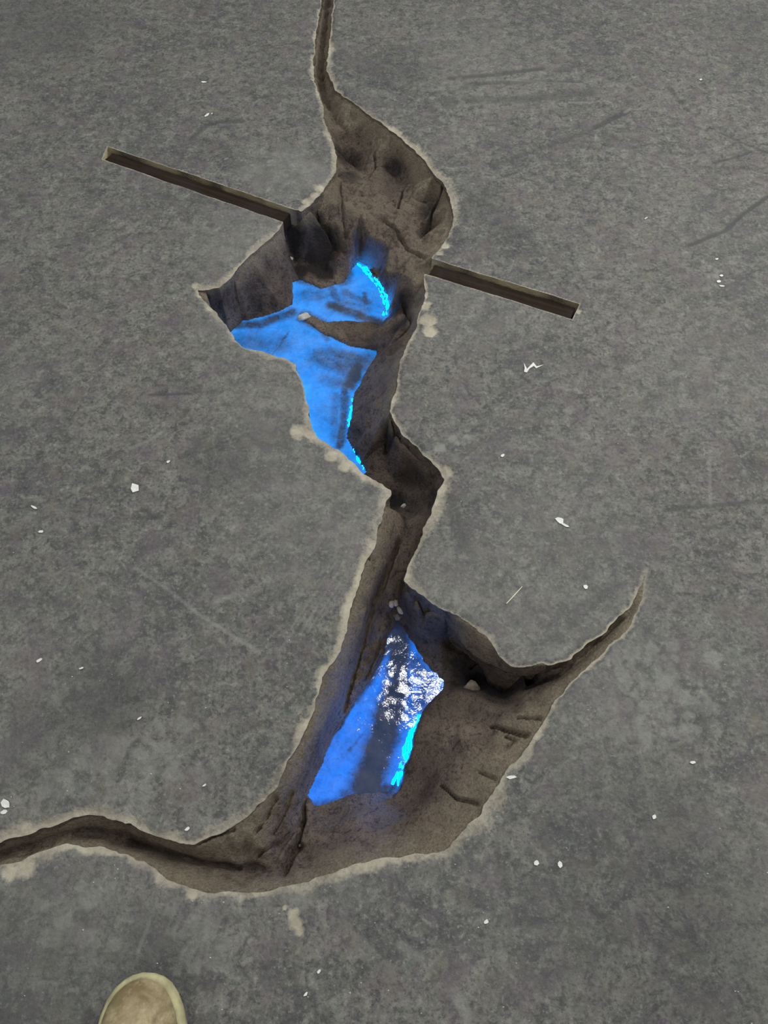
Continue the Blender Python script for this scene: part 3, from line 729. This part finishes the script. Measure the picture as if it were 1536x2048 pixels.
# ------------------------------------------------------------------ light strips tucked under the edges
def tube(name, pts, r, mat, parent=None, seg=8, crinkle=0.0):
    pts = [Vector(p) for p in pts]
    # resample
    out_ = []
    for a, b in zip(pts[:-1], pts[1:]):
        n = max(1, int((b - a).length / .006))
        out_ += [a.lerp(b, k / n) for k in range(n)]
    out_.append(pts[-1])
    sm = out_
    for _ in range(6):
        sm = [sm[0]] + [(sm[i - 1] + sm[i] * 2 + sm[i + 1]) / 4 for i in range(1, len(sm) - 1)] + [sm[-1]]
    vs, fs = [], []
    r0 = r
    for i, p in enumerate(sm):
        if crinkle: r = r0 * (1 + crinkle * random.uniform(-1, 1)); p = p + Vector((random.uniform(-1, 1), random.uniform(-1, 1), .5 * random.uniform(-1, 1))) * (r0 * crinkle)
        t = (sm[min(i + 1, len(sm) - 1)] - sm[max(i - 1, 0)]).normalized()
        up = Vector((0, 0, 1)); sd_ = t.cross(up).normalized(); u2 = sd_.cross(t)
        for k in range(seg):
            a = 2 * math.pi * k / seg
            vs.append(p + sd_ * (math.cos(a) * r) + u2 * (math.sin(a) * r))
    for i in range(len(sm) - 1):
        for k in range(seg):
            a = i * seg + k; b = i * seg + (k + 1) % seg
            fs.append((a, b, b + seg, a + seg))
    me = bpy.data.meshes.new(name)
    fs.append(tuple(range(seg))[::-1]); fs.append(tuple(range((len(sm) - 1) * seg, len(sm) * seg)))
    me.from_pydata([tuple(v) for v in vs], [], fs)
    me.polygons.foreach_set('use_smooth', np.ones(len(fs), bool))
    me.materials.append(mat)
    o = bpy.data.objects.new(name, me); C.objects.link(o)
    if parent: o.parent = parent
    return o
LEDG = 'blue light strips hidden in the crack'
def strip(pl, label, r=.0026, mat=None):
    o = tube('light_strip', [P(*q) for q in pl], r, mat or M_led, crinkle=.9)
    return tag(o, label, 'light strip', LEDG)
strip([(716, 528, .1530), (738, 540, .1530), (758, 566, .1530), (775, 598, .1530), (774, 628, .1530)], 'glowing blue strip along the top right of the upper pool')
strip([(752, 728, .1530), (728, 768, .1530), (708, 795, .1530), (697, 845, .1530), (705, 895, .1530), (728, 940, .1530)], 'glowing blue strip down the narrow tail of the upper pool')
strip([(590, 742, .145), (602, 785, .145), (612, 845, .145), (626, 872, .145)], 'glowing blue strip under the floor edge left of the upper pool')
strip([(840, 1432, .1658), (823, 1475, .1658), (810, 1522, .1658), (794, 1570, .1658)], 'glowing blue strip along the earth shelf by the lower pool', mat=M_led_low)
strip([(720, 534, .1536), (738, 551, .1536), (756, 575, .1536), (769, 603, .1536), (767, 630, .1536)], 'added beaded blue strip widening the glow at the top right of the upper pool', r=.0020)  # second strands, added to widen the glow beside the first ones
strip([(742, 748, .1536), (722, 780, .1536), (703, 804, .1536)], 'short added beaded blue strip widening the glow under the mud ridge of the upper pool', r=.0020)
strip([(832, 1436, .1665), (815, 1478, .1665), (802, 1524, .1665), (786, 1568, .1665)], 'added beaded blue strip widening the glow at the edge of the lower pool', r=.0020)

# ------------------------------------------------------------------ timber battens lying in their slots
def mesh_py(name, verts, faces, mat, parent=None, smooth=False):
    me = bpy.data.meshes.new(name); me.from_pydata([tuple(v) for v in verts], [], faces)
    me.polygons.foreach_set('use_smooth', np.full(len(faces), smooth, bool))
    me.materials.append(mat); me.update()
    o = bpy.data.objects.new(name, me); C.objects.link(o)
    if parent: o.parent = parent
    return o

def batten(far_l, far_r, near_r, near_l, label, seed, cut_l=0.0, cut_r=0.0):
    a, b, c, d = (np.array(P(*q)[:2]) for q in (far_l, far_r, near_r, near_l))
    s0, s1 = (a + d) / 2, (b + c) / 2
    ax = (s1 - s0) / np.linalg.norm(s1 - s0); L = np.linalg.norm(s1 - s0)
    perp = np.array([-ax[1], ax[0]])
    W = (abs(np.dot(a - d, perp)) + abs(np.dot(b - c, perp))) / 2
    x0, x1 = .006 + cut_l, L - .006 - cut_r
    n = 40; vs = []; top, bot, bev = -.0125, -.0448, .0025
    rr = random.Random(seed)
    hw = W / 2 - .004
    for k in range(n + 1):
        x = x0 + (x1 - x0) * k / n - L / 2
        j = lambda q: rr.uniform(-q, q)
        sec = [(-hw, bot), (-hw + j(.0008), top - bev), (-hw + bev, top + j(.0006)), (-hw * .3, top + j(.0008)), (hw * .3, top + j(.0008)), (hw - bev, top + j(.0006)), (hw + j(.0008), top - bev), (hw, bot)]
        vs += [(x, y, z) for y, z in sec]
    fs = []
    for k in range(n):
        for q in range(8):
            A = k * 8 + q; B = k * 8 + (q + 1) % 8
            fs.append((A, B, B + 8, A + 8))
    fs += [tuple(range(8))[::-1], tuple(range(n * 8, n * 8 + 8))]
    fs = [f[::-1] for f in fs]
    o = mesh_py('timber_batten', vs, fs, M_wood)
    m = (s0 + s1) / 2
    o.location = (m[0], m[1], 0); o.rotation_euler = (0, 0, math.atan2(ax[1], ax[0]))
    return tag(o, label, 'batten', 'timber battens set into the floor')
batten((214, 292), (590, 419), (566, 443), (205, 317), 'dark timber batten sunk in a slot left of the crack, ending at its upper chamber', 1, cut_r=.005)
batten((862, 516), (1160, 607), (1145, 638), (848, 546), 'dark timber batten sunk in a slot right of the crack', 2, cut_l=.004)

# ------------------------------------------------------------------ loose clods and pebbles in the crack
def bed_at(x, y):
    i = int(round((x - X0) / G)); j = int(round((y - Y0) / G)); return float(H[i, j])
def lump(name, px, py, dep, r, mat, label, cat, seed, group=None, flat=.75):
    x, y, _ = P(px, py, dep)
    z = bed_at(x, y) if S[int(round((x - X0) / G)), int(round((y - Y0) / G))] < 0 else 0.0
    import bmesh
    bm = bmesh.new(); bmesh.ops.create_icosphere(bm, subdivisions=3, radius=1.0)
    rr = random.Random(seed); ph = [rr.uniform(0, 6) for _ in range(6)]; sx, sy = rr.uniform(.85, 1.3), rr.uniform(.75, 1.0)
    for v in bm.verts:
        n = v.co.copy()
        k = 1 + .14 * math.sin(3.1 * n.x + ph[0]) * math.cos(2.7 * n.y + ph[1]) + .10 * math.sin(5.3 * n.z + 4.1 * n.x + ph[2]) + .07 * math.sin(8.7 * n.y + ph[3]) * math.sin(7.9 * n.x + ph[4])
        v.co = Vector((n.x * sx, n.y * sy, n.z * flat)) * (k * r)
    me = bpy.data.meshes.new(name); bm.to_mesh(me); bm.free()
    me.polygons.foreach_set('use_smooth', np.ones(len(me.polygons), bool)); me.materials.append(mat)
    o = bpy.data.objects.new(name, me); C.objects.link(o)
    o.location = (x, y, z + r * flat * .55); o.rotation_euler = (0, 0, rr.uniform(0, 6))
    return tag(o, label, cat, group)
lump('earth_clod', 946, 1370, .115, .014, M_clod, 'crumbly brown earth clod at the lip of the shelf below the dark hollow', 'clod', 3)
lump('pebble', 783, 1211, .13, .0065, M_pebble, 'small pale pebble in the neck above the lower pool, leftmost of the cluster', 'pebble', 4, 'pebbles in the crack')
lump('pebble', 792, 1207, .13, .0075, M_pebble, 'pale pebble in the neck above the lower pool, middle of the cluster', 'pebble', 5, 'pebbles in the crack')
lump('pebble', 802, 1221, .13, .0080, M_pebble, 'pale pebble in the neck above the lower pool, rightmost of the cluster', 'pebble', 6, 'pebbles in the crack')
lump('pebble', 795, 1233, .14, .0085, M_clod, 'brownish pebble just above the tip of the lower pool', 'pebble', 7, 'pebbles in the crack')
lump('pebble', 807, 1011, .13, .0055, M_pebble, 'lone whitish pebble in the bend of the crack by the sharp floor corner', 'pebble', 8, 'pebbles in the crack')
lump('pebble', 608, 637, .152, .013, M_pebble, 'rounded tan pebble at the tip of the mud ridge in the upper pool', 'pebble', 9, 'pebbles in the crack', .6)
lump('pebble', 601, 1689, .10, .0035, M_chip, 'tiny white grain beside the dark crevice under the lower pool', 'pebble', 10, 'pebbles in the crack')
lump('pebble', 585, 541, .16, .006, M_pebble, 'small grey pebble at the corner of the dark hole by the upper pool', 'pebble', 11, 'pebbles in the crack')

# ------------------------------------------------------------------ white flakes and straws on the floor
def flake(px, py, lx, ly, ang, label, mat=M_chip, name='paint_flake', cat='flake', seed=0, pts=None, tilt=.10):
    x, y, _ = P(px, py)
    rr = random.Random(seed + int(px))
    if pts is None:
        n = 7; pts = []
        for k in range(n):
            a = 2 * math.pi * k / n + rr.uniform(-.25, .25); q = rr.uniform(.7, 1.05)
            pts.append((math.cos(a) * lx * q, math.sin(a) * ly * q))
    n = len(pts); th = .0009
    vs = [(p[0], p[1], th + abs(p[0]) * tilt) for p in pts] + [(p[0], p[1], abs(p[0]) * tilt * .9) for p in pts]
    fs = [tuple(range(n)), tuple(range(2 * n - 1, n - 1, -1))] + [(k, n + k, n + (k + 1) % n, (k + 1) % n) for k in range(n)]
    o = mesh_py(name, vs, fs, mat)
    o.location = (x, y, .0008); o.rotation_euler = (0, 0, math.radians(ang))
    return tag(o, label, cat, 'white flakes on the floor' if cat == 'flake' else None)
flake(414, 231, .0115, .004, 55, 'slender white flake on the floor above the left batten')
flake(424, 228, .004, .002, 70, 'tiny white chip touching the slender flake above the left batten')
flake(408, 165, .010, .004, -5, 'greyish white smear flake on the floor left of the crack top')
flake(270, 977, .0105, .0075, -30, 'white triangular flake lying alone left of the crack', pts=[(-.011, .006), (.002, .009), (.011, -.001), (.003, -.010), (-.006, -.005)])
zz = [(-.022, -.012), (-.016, -.014), (-.009, -.004), (.002, .003), (.006, -.004), (.024, .004), (.008, .001), (.003, .013), (-.006, .004), (-.014, -.004), (-.018, .012), (-.019, -.002)]
flake(1066, 735, 0, 0, 5, 'white zigzag paint flake on the floor right of the crack', pts=zz, tilt=.03)
flake(1119, 1041, .010, .007, -40, 'soft white flake on the floor above the thin crack tail')
flake(1130, 1051, .009, .003, -30, 'faint pale chip touching the soft white flake above the thin crack tail')
flake(12, 1608, .010, .0065, -35, 'white flake near the left tail of the crack')
flake(8, 1624, .006, .004, 10, 'small pale flake below the white one near the left tail')
flake(1292, 437, .007, .0016, 40, 'thin white splinter up the floor from the right batten', tilt=.02)
flake(1437, 564, .006, .0045, 20, 'white chip right of the right batten, middle of a short trail')
flake(1442, 552, .005, .004, 0, 'white chip right of the right batten, top of a short trail')
flake(1443, 573, .007, .003, -10, 'white chip right of the right batten, bottom of a short trail')
flake(1433, 519, .005, .003, 15, 'pale chip above the short trail of white chips')
flake(1401, 160, .005, .004, 30, 'small white chip near the far right cracks')
flake(79, 1321, .007, .0035, 35, 'small white flake left of the dark footprint')
flake(163, 1337, .005, .002, 25, 'thin white chip on the rim of the dark footprint')
flake(279, 1437, .005, .002, 35, 'thin white chip at the middle of the footprint area')
flake(375, 1658, .005, .0028, 30, 'small white chip just above the left tail of the crack')
flake(409, 1571, .004, .0018, 35, 'tiny white splinter left of the lower bank')
flake(337, 924, .0045, .0035, 40, 'little white chip up and right of the triangular flake')
flake(82, 1064, .006, .003, 5, 'faint white chip down left of the triangular flake')
flake(68, 1015, .009, .0025, -30, 'faint pale sliver left of the triangular flake')
flake(1308, 1634, .0045, .0032, 35, 'bright white chip on the dark floor right of the earth slope')
flake(1072, 1726, .0050, .0042, 30, 'cream chip below the earth slope, left of a pair')
flake(1120, 1729, .0045, .0055, 0, 'cream chip below the earth slope, right of a pair')
flake(972, 1844, .0045, .0034, 40, 'bright white chip in the dark floor below the earth slope')
flake(638, 1943, .0040, .0022, 45, 'tiny white splinter right of the shoe')
flake(612, 1988, .0045, .0020, 45, 'tiny pale splinter right of the shoe, nearer the frame edge')
flake(1385, 1525, .0060, .0028, 0, 'cream flake at the far right below the tread marks')
flake(1005, 912, .0050, .0030, 40, 'pale chip beside the neck of the crack')
flake(1171, 1174, .0050, .0045, 0, 'round white crumb on the floor near the thin crack tail', cat='flake')
flake(1022, 1555, .0090, .0030, 5, 'pale flake at the outer edge of the earth slope')
st_ = flake(1029, 1190, 0, 0, 47, 'thin pale straw lying on the floor above the dark hollow', M_straw, 'straw', 'straw', pts=[(-.024, -.0008), (0, -.0012), (.022, -.0006), (.023, .0004), (0, .0008), (-.024, .0005)], tilt=.01)
# fine white grit, uncountable
gv, gf = [], []
rr = random.Random(5)
for k in range(170):
    px, py = rr.uniform(0, 1536), rr.uniform(0, 2048) if k % 3 else rr.uniform(1300, 2048)
    x, y, _ = P(px, py)
    if abs(x) > 1.3 or y > 3 or y < -.2: continue
    if S[int(round((x - X0) / G)), int(round((y - Y0) / G))] < .012: continue
    q = rr.uniform(.0009, .0022); a = rr.uniform(0, 6); b0 = len(gv)
    for t in range(3): gv.append((x + q * math.cos(a + 2.1 * t), y + q * math.sin(a + 2.1 * t) * .7, .0002))
    gv.append((x, y, q * .9))
    gf += [(b0, b0 + 1, b0 + 3), (b0 + 1, b0 + 2, b0 + 3), (b0 + 2, b0, b0 + 3)]
grit = mesh_py('floor_grit', gv, gf, M_chip)
tag(grit, 'fine white grit scattered thinly over the grey floor', 'grit', kind='stuff')

# ------------------------------------------------------------------ the shoe at the bottom of the frame
M_rubber = plain('pale_yellowed_rubber', (0.47, 0.43, 0.25), 0.7, 0.42, 34, .002)
M_dark = plain('dark_inner_lining', (0.05, 0.045, 0.04), 0.9, 0.2, 60)
def suede():
    m, nt, b = new_mat('dirty_tan_suede')
    g = noise(nt, 26, 4, 0.6, dist=.5).outputs[0]; f = noise(nt, 240, 4, 0.7).outputs[0]; k = noise(nt, 60, 4, .6).outputs[0]
    col = mixc(nt, ramp(nt, g, .38, .62), (0.23, 0.17, 0.085), (0.52, 0.43, 0.27))
    col = mixc(nt, ramp(nt, k, .52, .72, 0, .7), col, (0.26, 0.26, 0.13))
    col = mixc(nt, ramp(nt, k, .42, .28, 0, .6), col, (0.50, 0.42, 0.31))
    col = mixc(nt, ramp(nt, f, .35, .7, 0, .35), col, (0.15, 0.115, 0.065))
    lk(nt, col, b.inputs['Base Color']); b.inputs['Roughness'].default_value = .95
    bump(nt, b, f, .5, .002); return m
M_suede = suede()
def outline(t):
    """half widths (left, right) at t metres behind the toe"""
    pts = [(0, 0, 0), (.002, .012, .013), (.006, .022, .023), (.014, .0335, .033), (.026, .043, .041), (.042, .050, .0475), (.062, .0555, .0530), (.085, .0585, .0565), (.12, .055, .055), (.17, .042, .044), (.22, .040, .041), (.26, .038, .039), (.285, .030, .031), (.297, .016, .017), (.30, 0, 0)]
    for a, b in zip(pts[:-1], pts[1:]):
        if a[0] <= t <= b[0]:
            q = (t - a[0]) / (b[0] - a[0]); return a[1] + (b[1] - a[1]) * q, a[2] + (b[2] - a[2]) * q
    return 0, 0
ts = [0, .0007, .002, .004, .006, .010, .014, .020, .026, .034, .042, .052, .062, .073, .085, .10, .12, .145, .17, .195, .22, .24, .26, .275, .285, .292, .297, .2993, .30]
shoe = bpy.data.objects.new('shoe', None); C.objects.link(shoe)
tx, ty, _ = P(297, 1944, .0)
shoe.location = (tx, ty, 0); shoe.rotation_euler = (0, 0, math.radians(5))
shoe.scale = (1.13, 1.08, 1.05)
tag(shoe, 'dirty tan shoe with a pale rubber rim standing at the bottom edge', 'shoe')
def loft(name, rings, mat, close_ends=True):
    n = len(rings[0]); vs = [v for r in rings for v in r]; fs = []
    for i in range(len(rings) - 1):
        for k in range(n):
            a = i * n + k; b = i * n + (k + 1) % n
            fs.append((a, b, b + n, a + n))
    o = mesh_py(name, vs, fs, mat, shoe, True)
    return o
def contour_ring(inset, z):
    L_, R_ = [], []
    for t in ts:
        l, r = outline(t)
        tt = t
        k = max(0.0, 1 - inset / .05)
        y = -(.5 * .30 + (tt - .15) * (1 - inset / .15))
        L_.append((-l * (1 - inset / .057), y, z)); R_.append((r * (1 - inset / .057), y, z))
    return L_ + R_[-2:0:-1]
def toe_lift(ring):
    return [(x, y, z + .010 * max(0, 1 + y / .07) ** 2) for x, y, z in ring]
sole = [contour_ring(.004, .0), contour_ring(.0005, .003), contour_ring(0, .010), contour_ring(0, .020), contour_ring(.002, .026), contour_ring(.006, .0285), contour_ring(.009, .028), contour_ring(.02, .022)]
loft('sole', [toe_lift(r) for r in sole], M_rubber)
def hprof(t):
    pts = [(0, .030), (.012, .042), (.03, .052), (.06, .060), (.09, .066), (.13, .080), (.18, .100), (.22, .108), (.26, .106), (.30, .104)]
    for a, b in zip(pts[:-1], pts[1:]):
        if a[0] <= t <= b[0]: return a[1] + (b[1] - a[1]) * (t - a[0]) / (b[0] - a[0])
    return .1
# upper: sections across the shoe, open at the collar
rings = []
NA = 25
for t in ts:
    l, r = outline(t); ins = .0095
    l *= 1 - ins / .057; r *= 1 - ins / .057
    y = -(.15 + (t - .15) * (1 - ins / .15)); h = hprof(t)
    sec = []
    for k in range(NA):
        a = math.pi * k / (NA - 1)
        cx = math.cos(a); sn = math.sin(a)
        cxx = math.copysign(abs(cx) ** .8, cx); sz = sn ** .62
        x = (-cxx * (l if cxx > 0 else r))
        z = .024 + (h - .024) * sz
        # the opening for the foot
        if t > .15 and abs(cx) < .55: z = min(z, .024 + (h - .024) * .93)
        sec.append((x, y, z + .010 * max(0, 1 + y / .07) ** 2))
    rings.append(sec)
vs = [v for q in rings for v in q]; fs = []
for i in range(len(rings) - 1):
    for k in range(NA - 1):
        am = (k + .5) / (NA - 1)
        if .15 < ts[i] < .27 and .30 < am < .70: continue      # foot opening
        a = i * NA + k
        fs.append((a, a + 1, a + NA + 1, a + NA))
up = mesh_py('upper', vs, fs, M_suede, shoe, True)
md = up.modifiers.new('thickness', 'SOLIDIFY'); md.thickness = .003; md.offset = -1
# welt: the raised seam line between rim and upper
def welt_pts(inset, z):
    return toe_lift([(x, y, z) for x, y, _ in contour_ring(inset, z)])
wp = welt_pts(.0105, .0295)
tube('welt', wp + wp[:1], .0016, M_rubber, shoe, 6)
ins_ = [(x, y, .03) for x, y, z in contour_ring(.013, .03)]
mesh_py('insole', ins_, [tuple(range(len(ins_)))], M_dark, shoe)
